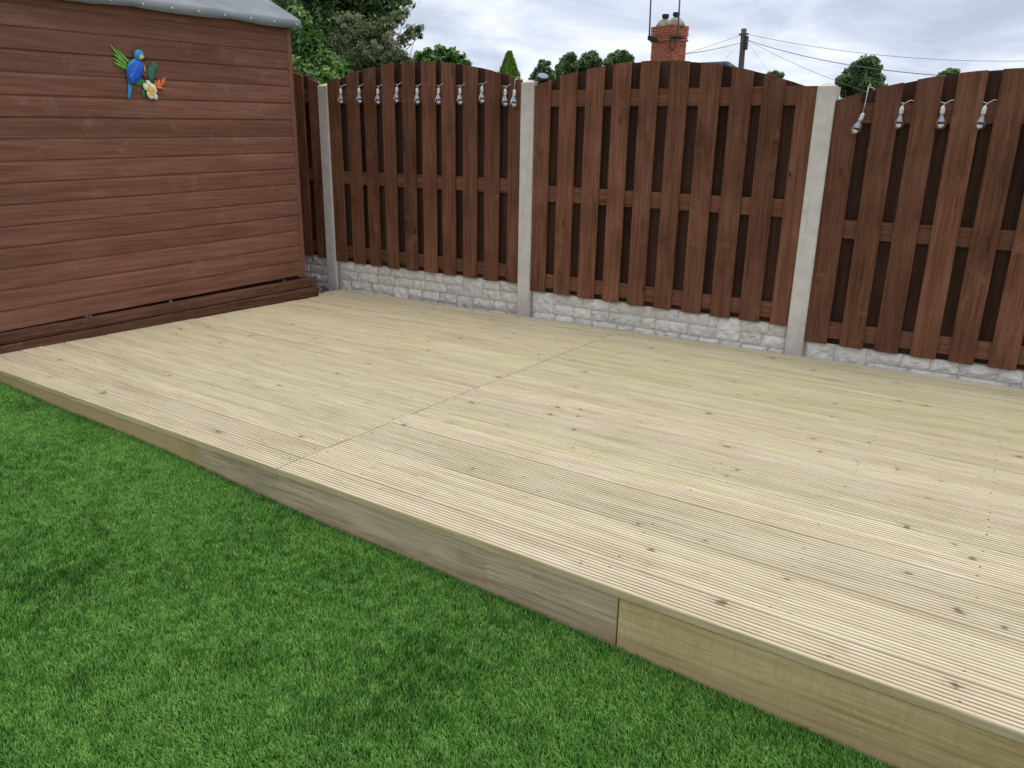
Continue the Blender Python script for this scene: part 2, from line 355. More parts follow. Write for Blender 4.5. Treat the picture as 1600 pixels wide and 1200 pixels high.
def grass():
    def sample(n): return nr.uniform(-2.7, 3.5, n), nr.uniform(-1.95, -.001, n)
    u1, v1 = sample(340000); u2, v2 = sample(900000)
    P = DO[None, :]+u2[:, None]*du+v2[:, None]*dv; P3 = np.c_[P, np.full(len(P), -.15)]
    d = P3-CAM; z = d@CF; px = 800+FPX*(d@CR)/z; py = 600-FPX*(d@CU)/z
    ok = (z > .2) & (px > -60) & (px < 1660) & (py < 1260)
    u = np.r_[u1, u2[ok]]; v = np.r_[v1, v2[ok]]; n = len(u)
    P = DO[None, :]+u[:, None]*du+v[:, None]*dv
    base = np.c_[P, lawn_z(u)-.002]
    big = vnoise(P[:, 0], P[:, 1], 1.6, 1)*.6+vnoise(P[:, 0], P[:, 1], 4.2, 2)*.4          # the way the pile lies
    med = vnoise(P[:, 0], P[:, 1], 34, 3)*.6+vnoise(P[:, 0], P[:, 1], 75, 4)*.4
    ang = 2.2+3.0*(big-.5)+nr.normal(0, .95, n)+1.6*(med-.5)
    lean = np.clip(.62+.4*(big-.5)+nr.normal(0, .32, n)+.7*(med-.5), .05, 1.3)
    L = nr.uniform(.011, .022, n); W = nr.uniform(.0008, .0013, n)
    dx = np.c_[np.cos(ang), np.sin(ang), np.zeros(n)]
    side = np.c_[-np.sin(ang), np.cos(ang), np.zeros(n)]
    tw = nr.normal(0, .6, n)[:, None]; side = side*np.cos(tw)+dx*np.sin(tw)
    up = np.array([0, 0, 1.0])
    mid = base+dx*(L*np.sin(lean*.55)*.55)[:, None]+up*(L*np.cos(lean*.55)*.55)[:, None]
    tip = mid+dx*(L*np.sin(lean*1.35)*.5)[:, None]+up*(L*np.cos(lean*1.35)*.5)[:, None]
    Wc = W[:, None]
    co = np.stack([base-side*Wc, base+side*Wc, mid-side*Wc*.85, mid+side*Wc*.85, tip], 1).reshape(-1, 3)
    o = (np.arange(n)*5)[:, None]
    tri = np.stack([o+np.array([0, 1, 3]), o+np.array([0, 3, 2]), o+np.array([2, 3, 4])], 1).reshape(-1, 3)
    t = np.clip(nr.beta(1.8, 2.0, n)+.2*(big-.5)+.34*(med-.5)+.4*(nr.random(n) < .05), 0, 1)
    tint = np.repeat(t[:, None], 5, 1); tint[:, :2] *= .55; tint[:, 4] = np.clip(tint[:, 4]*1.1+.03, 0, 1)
    o = link('grass', fill_mesh('grass', co, tri, tint.ravel()), 'grass_blade')
    o['label'] = 'short dense green artificial turf in front of the deck'; struct(o, 'stuff')
grass()

# ------------------------------------------------------------------ deck
deck = tag(empty('timber_deck', (DO[0], DO[1], 0), DA), 'pale grooved softwood deck raised above the green turf', 'deck')
PITCH_V, BW, BT, SEAM = .1262, .1190, .027, .703
def u_left(v):                            # the boards stop at the sleepers under the shed, then run on to the fence
    y = DO[1]+v*math.cos(DA)
    x = (-1.7425+.0405*y) if y < -.37 else -1.845
    return x*math.cos(DA)-.0298*v*0+(y-DO[1])*math.sin(DA)
def fence_v(u): return 2.925-u*math.tan(DA)*1.0
def board_profile(wd):
    nr_ = 7; e = .0105; pit = (wd-2*e)/(nr_-1+.46); P = [(0, -BT), (0, -.007), (.0012, -.0028), (.004, 0)]
    for i in range(nr_):
        a = e+i*pit; P += [(a-.0010, -.0003), (a+.0002, -.0015), (a+.0008, -.0082), (a+.0062, -.0082), (a+.0068, -.0015), (a+.0080, -.0003)]
    P += [(wd-.004, 0), (wd-.0012, -.0028), (wd, -.007), (wd, -BT)]
    return P
PROF = board_profile(BW)
nb = 24
def board_tint(half, i):
    t = min(1, max(0, (i-7)/12)); a = (1-.06*t, 1-.065*t, 1-.13*t); q = rnd.uniform(-.045, .035); g_ = rnd.uniform(-.03, .03)  # random board tone; yellower towards the fence, grazing gloss look put into colour
    return (a[0]+q, a[1]+q+g_*.5, a[2]+q-g_)
screw_pts = []
for half in range(2):
    for i in range(nb):
        v0 = .0+i*PITCH_V
        if half == 0: ul, ur = u_left(v0+.06), SEAM-.0025-rnd.uniform(0, .001)
        else: ul, ur = SEAM+.0025+rnd.uniform(0, .001), 4.6
        V = []; n = len(PROF); dz = rnd.uniform(-.0015, .0015)+(.002 if rnd.random() < .15 else 0); sk = rnd.uniform(-.0014, .0014)
        cl = [min(1, max(0, (fence_v(ul)-v0)/BW)), min(1, max(0, (fence_v(ur)-v0)/BW))]
        if max(cl) < .12: continue
        for e_, uu in enumerate((ul, ur)):
            c = max(cl[e_], .08)
            for y, z in PROF: V.append((uu-ul, y*c+(sk if e_ else -sk), z+dz+(0 if c > .1 else -.03)))
        F = [(j, j+1, n+j+1, n+j) for j in range(n-1)]+[(0, n, 2*n-1, n-1)]
        F += [tuple(range(n))[::-1], tuple(range(n, 2*n))]
        o = link('deck_board', mesh('deck_board', V, F), 'deck_wood', deck, (ul, v0, 0)); o.color = (*board_tint(half, i), 1)
        if i == 0:                                                    # the front edge faces of these boards get a yellower colour
            o.data.materials.append(MATS['deck_edge'])
            for pi_ in (0, 1): o.data.polygons[pi_].material_index = 1
        js = [-1.7, -1.25, -.8, -.35, .1, .42, SEAM-.03] if half == 0 else [SEAM+.03, 1.15, 1.6, 2.05, 2.5, 2.95, 3.4, 3.85, 4.3]
        for uu in js:
            for q in (.029, .0915):
                if rnd.random() < .45: continue
                if uu > ul+.015 and v0+q < fence_v(uu)-.02: screw_pts.append((uu+rnd.uniform(-.008, .008), v0+q+rnd.uniform(-.004, .004), dz+.0004))
parts = []
for p in screw_pts:
    r = .0031; V = [(p[0]+r*math.cos(t), p[1]+r*math.sin(t), p[2]) for t in [2*math.pi*j/7 for j in range(7)]]+[(p[0], p[1], p[2]-.001)]
    parts.append((V, [(j, (j+1) % 7, 7) for j in range(7)]))
V, F = join(parts); struct(link('screw_heads', mesh('screw_heads', V, F), 'steel_screw', deck), 'stuff')
for uu in [-1.7, -1.25, -.8, -.35, .1, SEAM, 1.15, 1.6, 2.05, 2.5, 2.95, 3.4, 3.85, 4.3]:
    hw = .045 if uu == SEAM else .022
    link('joist', box('joist', -hw, hw, .04, 2.85, -.16, -BT-.002, 0), 'old_fascia', deck, (uu, 0, 0))
JO = 2.128
link('fascia_board', box('fascia_board', -1.95, JO-.0025, .006, .03, -.27, -BT-.005, .0015), 'old_fascia', deck, (0, 0, 0))['label'] = 'weathered grey fascia board along the deck front'
fo = link('fascia_board', box('fascia_board', 0, 2.45, .004, .03, -.29, -BT-.0055, .0015), 'new_fascia', deck, (JO+.0025, 0, 0)); fo['label'] = 'fresh honey coloured fascia board along the deck front'

# ------------------------------------------------------------------ fence: posts, panels, gravel boards
S = 1.93; PX = [-2*S, -S, 0.0, S-.006, 2*S-.006]; PZ = [1.66, 1.633, 1.601, 1.526, 1.47]
post_words = ['pale concrete fence post hidden behind the brown shed', 'pale concrete fence post beside the shed corner and slate chippings', 'pale concrete fence post with a black solar lamp at its top',
              'pale concrete fence post between the bulb-free panel and the four bulb panel', 'pale concrete fence post at the far end of the deck fence']
hw = .051
sec = [(-hw, 0), (hw, 0), (hw, .028), (hw-.018, .03), (hw-.018, .083), (hw, .085), (hw, .108), (-hw, .108), (-hw, .085), (-hw+.018, .083), (-hw+.018, .03), (-hw, .028)]
def post(i):
    bm = bmesh.new(); zb, zt = -.45, PZ[i]
    lo = [bm.verts.new((x, y, zb)) for x, y in sec]; hi = [bm.verts.new((x, y, zt)) for x, y in sec]
    n = len(sec); bm.faces.new(lo[::-1])
    for j in range(n): bm.faces.new((lo[j], lo[(j+1) % n], hi[(j+1) % n], hi[j]))
    top = [bm.verts.new((x*.1, .054+(y-.054)*.1, zt+.021)) for x, y in sec]
    for j in range(n): bm.faces.new((hi[j], hi[(j+1) % n], top[(j+1) % n], top[j]))
    bm.faces.new(top)
    ed = [e for e in bm.edges if abs((e.verts[0].co-e.verts[1].co).z) > 1 and abs(e.verts[0].co.x) > .05 and (e.verts[0].co.y < .001)]
    bmesh.ops.bevel(bm, geom=ed, offset=.005, segments=2, affect='EDGES')
    me = bm_mesh('concrete_post', bm)
    o = link('concrete_post', me, 'post_concrete', None, (PX[i], .0, 0))
    tag(o, post_words[i], 'fence post', 'concrete posts of the fence')
for i in range(5): post(i)

panel_def = [  # left post, bottom left/right, top left/right, rise, rail shift
    (0, .262, .254, 1.70, 1.655, .16, 0.0, 'dark brown arched fence panel in the gap behind the shed corner'),
    (1, .238, .230, 1.655, 1.612, .142, 0.0, 'brown arched fence panel hung with ten glass bulbs'),
    (2, .189, .169, 1.575, 1.500, .162, 0.0, 'brown arched fence panel without any hanging bulbs'),
    (3, .094, .078, 1.447, 1.39, .165, -.02, 'brown arched fence panel with four hanging bulbs, lowest of the row'),
    (4, .03, .02, 1.33, 1.28, .16, -.02, 'brown arched fence panel at the outer end of the fence')]
def panel(pi, bl, br, tl, tr, rise, rs, label):
    X0 = PX[pi]+.036; X1 = (PX[pi+1] if pi < 4 else PX[4]+S)-.036; Wd = X1-X0
    P = tag(empty('fence_panel', (X0, 0, bl)), label, 'fence panel', 'arched fence panels')
    def bot(x): return (br-bl)*x/Wd
    def top(x): t = x/Wd; return (tl+(tr-tl)*t+rise*4*t*(1-t))-bl
    def slat(name, xa, xb, y0, y1, drop, mat='fence_wood'):
        h = (xa, (xa*2+xb)/3, (xa+xb*2)/3, xb); lean = rnd.uniform(-.003, .003)
        o = [(0, bot(xa)+drop), (xb-xa, bot(xb)+drop)]+[(x-xa+lean, top(x)) for x in h[::-1]]
        link(name, prism(name, o, y0, y1, .0025), mat, P, (xa, 0, 0))
    for k_ in range(10):
        xa = .02+.19*k_+rnd.uniform(-.006, .006); wd = .124+rnd.uniform(-.005, .006)
        if k_ == 0: xa = .014
        if k_ == 9: wd = Wd-.014-xa
        slat('slat', xa, xa+wd, .014+rnd.uniform(-.001, .001), .031, rnd.uniform(-.004, .003))
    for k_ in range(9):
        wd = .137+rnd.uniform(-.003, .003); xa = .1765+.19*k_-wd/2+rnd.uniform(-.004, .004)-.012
        slat('rear_slat', xa, xa+wd, .0625, .078, rnd.uniform(-.004, .003), 'rear_wood_shaded')
    for z0, z1 in ((.035, .132), (.64, .742), (1.26, 1.362)):
        z0 += rs*(z0 > .1); z1 += rs*(z0 > .1)
        sh = lambda c: Vector((c.x, c.y, c.z+bot(c.x)))
        link('rail', box('rail', 0, Wd, .0315, .062, z0, z1, .002, sh), 'rail_wood', P)
for d in panel_def: panel(*d)

def stone_mesh(wd, ht):
    nx_, nz_ = max(4, int(wd/.022)+2), max(4, int(ht/.022)+2); V = []; F = []
    ph = [rnd.uniform(0, 6.3) for _ in range(6)]; amp = rnd.uniform(.0035, .0075); tx, tz = rnd.uniform(-.25, .25), rnd.uniform(-.3, .3)
    for j in range(nz_+1):
        for i in range(nx_+1):
            x = wd*i/nx_; z = ht*j/nz_; ed = min(i, nx_-i, j, nz_-j)
            dpt = 0 if ed == 0 else (.010 if ed == 1 else .014)+amp*(math.sin(x*70+ph[0]+2*math.sin(z*60+ph[2]))*.5+math.sin(z*95+ph[1]+1.5*math.sin(x*50+ph[3]))*.5)+rnd.uniform(-.003, .003)+tx*(x-wd/2)*.2+tz*(z-ht/2)*.2
            jx = 0 if i in (0, nx_) else rnd.uniform(-.004, .004); jz = 0 if j in (0, nz_) else rnd.uniform(-.004, .004)
            if ed == 0: jx += rnd.uniform(-.0015, .0015); jz += rnd.uniform(-.0015, .0015)
            V.append((x+jx, -max(dpt, 0), z+jz))
    n = nx_+1
    for j in range(nz_):
        for i in range(nx_): F.append((j*n+i, j*n+i+1, (j+1)*n+i+1, (j+1)*n+i))
    return mesh('stone', V, F)
gb_words = ['rock faced grey gravel board in the shadowed gap behind the shed', 'rock faced pale gravel board under the panel with ten bulbs', 'rock faced pale gravel board under the panel without bulbs',
            'rock faced pale gravel board low under the panel with four bulbs', 'rock faced pale gravel board at the outer end of the fence']
def gravel_board(pi):
    _, bl, br = panel_def[pi][:3]; X0 = PX[pi]+.034; X1 = (PX[pi+1] if pi < 4 else PX[4]+S)-.034; Wd = X1-X0
    G = tag(empty('gravel_board', (X0, .045, bl-.306)), gb_words[pi], 'gravel board', 'rock faced gravel boards')
    sh = lambda c: Vector((c.x, c.y, c.z+(br-bl)*c.x/Wd))
    link('slab', box('slab', 0, Wd, 0, .035, 0, .304, .002, sh), 'mortar_concrete', G)
    jt = .0015
    def put(x0, x1, z0, z1):
        if x1-x0 < .03: return
        z0 += (br-bl)*x0/Wd; z1 += (br-bl)*x0/Wd
        if bl-.306+z1 < -.03: return                       # below the deck boards
        link('stone', stone_mesh(x1-x0-jt, z1-z0-jt), 'stone_concrete', G, (x0+jt/2, .001, z0+jt/2))
    for zb_ in (.152, 0.0):
        x = .022
        while x < Wd-.06:
            if rnd.random() < .4:
                wd = rnd.uniform(.12, .19); wd = min(wd, Wd-.022-x); put(x, x+wd, zb_, zb_+.152); x += wd
            else:
                wd = min(rnd.uniform(.3, .5), Wd-.022-x)
                for r_ in range(2):
                    cut = [x]; 
                    while cut[-1] < x+wd-.26: cut.append(cut[-1]+rnd.uniform(.12, .25))
                    cut.append(x+wd); 
                    for a_, b_ in zip(cut, cut[1:]): put(a_, b_, zb_+.076*r_, zb_+.076*(r_+1))
                x += wd
for i in range(5): gravel_board(i)

# ------------------------------------------------------------------ shed
TH = math.pi/2-.04684; SO = Vector((-1.8085, -.4192, 0))
shed = tag(empty('garden_shed', SO, TH), 'brown horizontally boarded garden shed with a grey felt roof', 'shed')
SL, ZB, PB = 2.95, .188, .11735
tilt = lambda c: Vector((c.x, c.y, c.z+.033*c.x))
def clad_profile(h):     # (depth towards the shed, height); front of the board at -.014
    P = [(.006, 0), (-.0135, 0), (-.0145, .003)]
    P += [(-.0145, h*.74)]+[(-.0145+.0055*(1-math.cos(t*math.pi/2)), h*.74+h*.2*math.sin(t*math.pi/2)) for t in (.25, .5, .75, 1.0)]
    P += [(-.0085, h+.006), (.006, h+.006)]
    return P
for i in range(16):
    z0 = ZB+PB*i; P = clad_profile(PB-.002); n = len(P); V = []
    dy = rnd.uniform(-.0012, .0012)
    for x in (-SL, -.036):
        for y, z in P: V.append(tilt(Vector((x, y+dy, z0+z+rnd.uniform(-.001, .001)*(z < .004)))))
    org = Vector((-SL/2, 0, z0-.033*SL/2)); V = [q-org for q in V]
    F = [(j, (j+1) % n, n+(j+1) % n, n+j) for j in range(n)]+[tuple(range(n))[::-1], tuple(range(n, 2*n))]
    me = mesh('cladding_board', V, F); bm = bmesh.new(); bm.from_mesh(me); bmesh.ops.recalc_face_normals(bm, faces=bm.faces); bm.to_mesh(me); bm.free()
    link('cladding_board', me, 'shed_wood', shed, org)
ZT = ZB+PB*16
link('corner_trim', box('corner_trim', -.034, .006, -.016, .03, ZB-.004, ZT+.0, .003), 'trim_wood', shed)
link('end_wall', prism('end_wall', [(0, 0), (2.0, 0), (2.0, ZT-ZB), (1.0, ZT-ZB+.5), (0, ZT-ZB)], 0, .02, .001, lambda c: Vector((-.002-c.y, .032+c.x, ZB+c.z))), 'shed_wood', shed)
link('end_wall', prism('end_wall', [(0, 0), (2.0, 0), (2.0, ZT-ZB), (1.0, ZT-ZB+.5), (0, ZT-ZB)], 0, .02, .001, lambda c: Vector((-SL+.02-c.y, .012+c.x, ZB+c.z-.033*SL))), 'shed_wood', shed)
link('rear_wall', box('rear_wall', -SL+.02, -.02, 2.0, 2.02, ZB-.05, ZT-.1, .001), 'shed_wood', shed)
link('floor_bearer', box('floor_bearer', -SL+.05, -.02, .05, .12, -.1, ZB+.012, .002, tilt), 'sleeper_wood', shed)
link('floor', box('floor', -SL+.03, -.03, .012, 2.0, ZB+.0, ZB+.02, 0, tilt), 'sleeper_wood', shed)
# felt roof: two slopes and a flap nailed down over the eaves
RP = math.radians(27); EZ = 2.05
def roof():
    nx_ = 40; V = []; F = []
    rows = [(-.064, -.060), (-.066, -.03), (-.064, -.006), (-.05, .004)]
    for s_ in (.25, .5, .75, 1.0): rows.append((-.05+1.08*s_, .004+1.08*s_*math.tan(RP)))
    for s_ in (.25, .5, .75, 1.0): rows.append((1.03+1.08*s_, .004+1.08*(1-s_)*math.tan(RP)))
    rows.append((2.12, -.06))
    wob = [rnd.uniform(-.004, .004) for _ in range(nx_+1)]
    for i in range(nx_+1):
        x = -SL-.05+(SL+.05+.066)*i/nx_
        for r_, (y, z) in enumerate(rows):
            if r_ == 0: z += wob[i]+.006*math.sin(x*9); y += wob[i]*.8
            if r_ == 1: y += wob[(i*7) % nx_]*.6
            if r_ in (2, 3): z += .35*wob[(i*3) % nx_]
            if 4 <= r_ < 12: z += .004*math.sin(x*5+r_)+.3*wob[(i*5+r_) % nx_]
            V.append((x, y, EZ+z+.033*min(x, .1)))
    n = len(rows)
    for i in range(nx_):
        for r_ in range(n-1): F.append((i*n+r_, (i+1)*n+r_, (i+1)*n+r_+1, i*n+r_+1))
    # verge flap at the fence end
    e = len(V); i = nx_
    for r_, (y, z) in enumerate(rows):
        b = V[i*n+r_]; V.append((b[0]+.003, b[1], b[2]-(.055 if 2 <= r_ < 12 else .004)))
    for r_ in range(n-1): F.append((i*n+r_, e+r_, e+r_+1, i*n+r_+1))
    me = mesh('roof_felt', V, F, True)
    o = link('roof_felt', me, 'roof_felt', shed)
    md = o.modifiers.new('thick', 'SOLIDIFY'); md.thickness = .004; md.offset = -1
    return o
felt = roof()
link('roof_deck', prism('roof_deck', [(-.05, -.02), (1.03, -.02+1.08*math.tan(RP)), (2.11, -.02), (2.11, -.04), (1.03, -.04+1.08*math.tan(RP)), (-.05, -.04)], 0, 1, 0,
     lambda c: Vector((-SL-.04+c.y*(SL+.098), c.x, EZ+c.z+.033*(-SL-.04+c.y*(SL+.098))))), 'sleeper_wood', shed)
link('eaves_board', box('eaves_board', -SL, .06, -.058, -.03, EZ-.05, EZ-.012, .001, tilt), 'shed_wood', shed)
nail_me = mesh('nail', *lathe([(.0075, 0), (.0075, .0015), (.004, .003)], 8))
nx0 = .02
while nx0 > -SL:
    o = link('nail', nail_me, 'galvanised_nail', felt, (nx0, -.071, EZ-.034+.033*nx0)); o.rotation_euler = (math.pi/2, 0, 0); nx0 -= .197+rnd.uniform(-.012, .012)

# two stained sleepers that carry the edge of the shed
def sleeper(label, x0, x1, z0r, z0l, z1r, z1l, y0, y1, extra=None):
    bm = bmesh.new(); nx_ = 46
    ring = []
    for i in range(nx_+1):
        x = x0+(x1-x0)*i/nx_; t = (x1-x)/2.3
        za = z0r+(z0l-z0r)*t; zb_ = z1r+(z1l-z1r)*t
        j = lambda a: rnd.uniform(-a, a)
        crack = .007*max(0, math.sin(x*2.3+1.0))**6
        ring.append([bm.verts.new(q) for q in ((x, y0+j(.002), za+crack+.004), (x, y0-.004+j(.0015), (za*.7+zb_*.3)+j(.003)), (x, y0-.003+j(.0015), (za*.3+zb_*.7)), (x, y0+j(.002), zb_-.006+j(.002)), (x, y0+.006, zb_+j(.002)), (x, y1, zb_), (x, y1, za))])
    for a, b in zip(ring, ring[1:]):
        for q in range(7): bm.faces.new((a[q], a[(q+1) % 7], b[(q+1) % 7], b[q]))
    bm.faces.new(ring[0]); bm.faces.new(ring[-1][::-1])
    o = link('timber_sleeper', bm_mesh('timber_sleeper', bm), 'sleeper_wood', None, SO); o.rotation_euler = (0, 0, TH)
    tag(o, label, 'timber')
    return o
sleeper('stained timber sleeper lying on the deck edge below the shed, lower of two', -SL, .088, -.12, -.12, .083, .042, -.052, .05)
sleeper('stained timber sleeper directly beneath the shed wall gap, upper of two', -SL, .028, .084, .043, .157, .107, -.048, .05)
bl = link('timber_block', box('timber_block', -.026, .026, -.047, .04, -.036, .036, .004), 'sleeper_wood', None, SO); bl.rotation_euler = (0, 0, TH)
bl.location = SO+Vector((math.cos(TH)*.058, math.sin(TH)*.058, .121)); tag(bl, 'short stained timber block at the end of the upper sleeper', 'timber')

# slate chippings between the sleepers, the shed and the fence
def gravel():
    parts = []
    bm = bmesh.new(); bmesh.ops.create_icosphere(bm, subdivisions=1, radius=1); iv = [v.co.copy() for v in bm.verts]; fc = [tuple(v.index for v in f.verts) for f in bm.faces]; bm.free()
    for i in range(1500):
        if i < 1495: x, y, z = rnd.uniform(-2.75, -1.86), rnd.uniform(-.44, .035), rnd.uniform(-.028, -.006)
        else:
            sx = rnd.uniform(-1.9, -.1); q = SO+Vector((math.cos(TH)*sx, math.sin(TH)*sx, 0)); x, y, z = q.x-.0+rnd.uniform(-.01, .03), q.y, .157+.0217*sx
        if i < 1495 and y < -.33 and x > -1.9: continue
        s = rnd.uniform(.007, .019); rot = Matrix.Rotation(rnd.uniform(0, 6), 3, Vector((rnd.random()-.5, rnd.random()-.5, rnd.random()-.5)).normalized())
        sc = Vector((1, rnd.uniform(.6, 1), rnd.uniform(.35, .7)))
        parts.append(([rot @ Vector((p.x*sc.x*s*rnd.uniform(.8, 1.2), p.y*sc.y*s*rnd.uniform(.8, 1.2), p.z*sc.z*s))+Vector((x, y, z+s*.3)) for p in iv], fc))
    V, F = join(parts); o = link('gravel', mesh('gravel', V, F), 'gravel_stone'); o['label'] = 'grey slate chippings between sleeper end and concrete post'; struct(o, 'stuff')
gravel()
struct(link('gravel_bed', mesh('gravel_bed', [(-4.2, -.44, -.03), (-1.85, -.44, -.03), (-1.85, .05, -.03), (-4.2, .05, -.03)], [(0, 1, 2, 3)]), 'soil'))

# ------------------------------------------------------------------ parrot ornament on the shed wall
def flat_mat(name, col, rough=.35, var=.25, scale=60): plain(name, col, rough, var, scale, .45)
flat_mat('paint_blue', (.012, .11, .62)); flat_mat('paint_sky', (.03, .30, .55)); flat_mat('paint_yellow', (.75, .55, .06)); flat_mat('paint_black', (.01, .01, .012)); flat_mat('paint_lime', (.16, .42, .05))
flat_mat('paint_green', (.03, .2, .03)); flat_mat('paint_teal', (.02, .13, .075)); flat_mat('paint_cream', (.80, .60, .14)); flat_mat('paint_petal', (.85, .82, .66)); flat_mat('paint_leaflet', (.05, .2, .12)); flat_mat('paint_feather', (.04, .2, .75)); flat_mat('paint_orange', (.8, .2, .06)); flat_mat('paint_red', (.25, .05, .03)); flat_mat('paint_white', (.75, .75, .7))
PXS = -1.2125                                                        # along the wall, measured from the shed corner
orn = tag(empty('parrot_ornament', SO+Vector((math.cos(TH)*PXS, math.sin(TH)*PXS, 1.565)), TH), 'blue painted parrot ornament with leaves and flowers on the shed wall', 'ornament')
def puff(name, pts, mat, base, height, parent=orn, ctr=None, label=None):
    """outline given in picture units of the ornament; raised in rings like moulded metal"""
    Q = [((x-700)*.000372, (650-y)*.000357) for x, y in pts]
    out = []                                                          # smooth the outline once
    for i in range(len(Q)):
        a, b = Q[i], Q[(i+1) % len(Q)]; out += [(a[0]*.75+b[0]*.25, a[1]*.75+b[1]*.25), (a[0]*.25+b[0]*.75, a[1]*.25+b[1]*.75)] if len(Q) > 4 else [a]
    Q = out; cx = sum(q[0] for q in Q)/len(Q); cz = sum(q[1] for q in Q)/len(Q)
    gr = 1.0 if name in ('feather', 'body', 'tail') else (1.25 if name in ('bract', 'petal', 'leaflet', 'frond') else 1.12); Q = [(cx+(x-cx)*gr, cz+(z-cz)*gr) for x, z in Q]
    n = len(Q); V = []; F = []
    for f_, d_ in ((1, base), (1, base+height*.35), (.82, base+height*.75), (.5, base+height*.97)):
        for x, z in Q: V.append((cx+(x-cx)*f_, -.0155-d_, cz+(z-cz)*f_))
    V.append((cx, -.0155-base-height, cz))
    for r_ in range(3):
        for j in range(n): F.append((r_*n+j, r_*n+(j+1) % n, (r_+1)*n+(j+1) % n, (r_+1)*n+j))
    for j in range(n): F.append((3*n+j, 3*n+(j+1) % n, 4*n))
    F.append(tuple(range(n))[::-1])
    me = mesh(name, V, F, True); bm = bmesh.new(); bm.from_mesh(me); bmesh.ops.recalc_face_normals(bm, faces=bm.faces); bm.to_mesh(me); bm.free()
    return link(name, me, mat, parent)
for tip, rt in (((272, 190), (500, 470)), ((380, 258), (545, 430)), ((318, 330), (510, 480)), ((300, 395), (490, 515)), ((297, 462), (480, 545))):
    dx, dy = rt[0]-tip[0], rt[1]-tip[1]; L = math.hypot(dx, dy); nxn, nyn = -dy/L, dx/L
    puff('frond', [tip, (tip[0]+dx*.45+nxn*19, tip[1]+dy*.45+nyn*19), (rt[0]+nxn*13, rt[1]+nyn*13), rt, (rt[0]-nxn*13, rt[1]-nyn*13), (tip[0]+dx*.45-nxn*19, tip[1]+dy*.45-nyn*19)], 'paint_lime', .004, .006)
lf = puff('palm_leaf', [(1010, 395), (1035, 420), (1030, 480), (1000, 570), (965, 650), (930, 735), (890, 730), (860, 660), (850, 590), (870, 510), (920, 440), (960, 405)], 'paint_teal', .003, .006)
for i in range(7):
    t = i/6; x0, y0 = 985-100*t, 420+210*t
    puff('leaflet', [(x0-40, y0-38), (x0+10, y0), (x0+4, y0+26), (x0-16, y0+14)], 'paint_leaflet', .007, .004)
    puff('leaflet', [(x0+10, y0+8), (x0+62, y0+6), (x0+70, y0+26), (x0+12, y0+34)], 'paint_leaflet', .007, .004)
puff('leaf', [(610, 780), (650, 720), (720, 690), (790, 715), (770, 780), (700, 805)], 'paint_green', .006, .007)
puff('leaf', [(730, 860), (775, 870), (785, 930), (750, 995), (725, 960)], 'paint_green', .003, .005)
puff('foot', [(765, 590), (800, 600), (830, 560), (835, 620), (825, 700), (805, 690), (790, 640)], 'paint_red', .004, .006)
puff('breast', [(760, 395), (800, 430), (825, 500), (825, 565), (800, 545), (780, 600), (740, 620), (730, 480)], 'paint_yellow', .006, .009)
puff('tail', [(495, 760), (560, 790), (545, 870), (520, 960), (495, 1030), (465, 1048), (450, 1010), (470, 920), (485, 830)], 'paint_sky', .006, .008)
body = puff('body', [(660, 350), (720, 370), (770, 430), (785, 500), (770, 570), (725, 640), (660, 710), (590, 770), (540, 810), (500, 790), (485, 700), (482, 590), (510, 490), (570, 420)], 'paint_sky', .008, .016)
wing = puff('wing', [(690, 395), (745, 410), (780, 470), (770, 560), (720, 640), (650, 710), (580, 770), (530, 775), (503, 700), (505, 590), (545, 500), (610, 440)], 'paint_blue', .016, .012)
for i in range(5):
    for j in range(4):
        x0, y0 = 690-32*i-18*j+rnd.uniform(-6, 6), 455+48*i-2*j*10+j*34+rnd.uniform(-6, 6)
        if x0 > 520 and y0 < 720: puff('feather', [(x0-17, y0-8), (x0+8, y0-16), (x0+18, y0+6), (x0-4, y0+22), (x0-18, y0+10)], 'paint_sky' if (i+j) % 3 == 0 else 'paint_feather', .0245, .004, wing)
puff('head', [(655, 270), (690, 235), (745, 225), (795, 250), (808, 300), (790, 345), (750, 375), (700, 385), (655, 370), (645, 320)], 'paint_sky', .012, .018)
puff('cheek', [(745, 300), (785, 305), (790, 345), (765, 370), (715, 375), (715, 335)], 'paint_yellow', .027, .005)
puff('face_patch', [(755, 300), (790, 308), (786, 345), (762, 345)], 'paint_white', .03, .004)
puff('eye', [(768, 298), (780, 298), (782, 310), (770, 312), (764, 305)], 'paint_black', .034, .003)
puff('beak', [(790, 318), (822, 325), (838, 355), (830, 395), (812, 385), (790, 385), (770, 378), (780, 350)], 'paint_black', .016, .012)
for q in (((850, 865), (800, 760), (812, 712), (850, 712), (885, 760)), ((860, 865), (885, 760), (935, 780), (972, 840), (968, 895), (910, 890)), ((850, 875), (780, 870), (740, 810), (760, 765), (800, 775)),
          ((860, 880), (800, 905), (800, 950), (835, 1000), (885, 1000), (885, 930)), ((868, 875), (890, 930), (905, 1000), (972, 1003), (970, 940), (930, 905))):
    pe = puff('petal', q, 'paint_petal', .012, .009); mx_, my_ = 858, 868
    puff('petal_heart', [(mx_+(x-mx_)*.62, my_+(y-my_)*.62) for x, y in q], 'paint_cream', .019, .004, pe)
puff('flower_centre', [(820, 850), (860, 835), (895, 860), (890, 895), (855, 905), (825, 885)], 'paint_yellow', .019, .006)
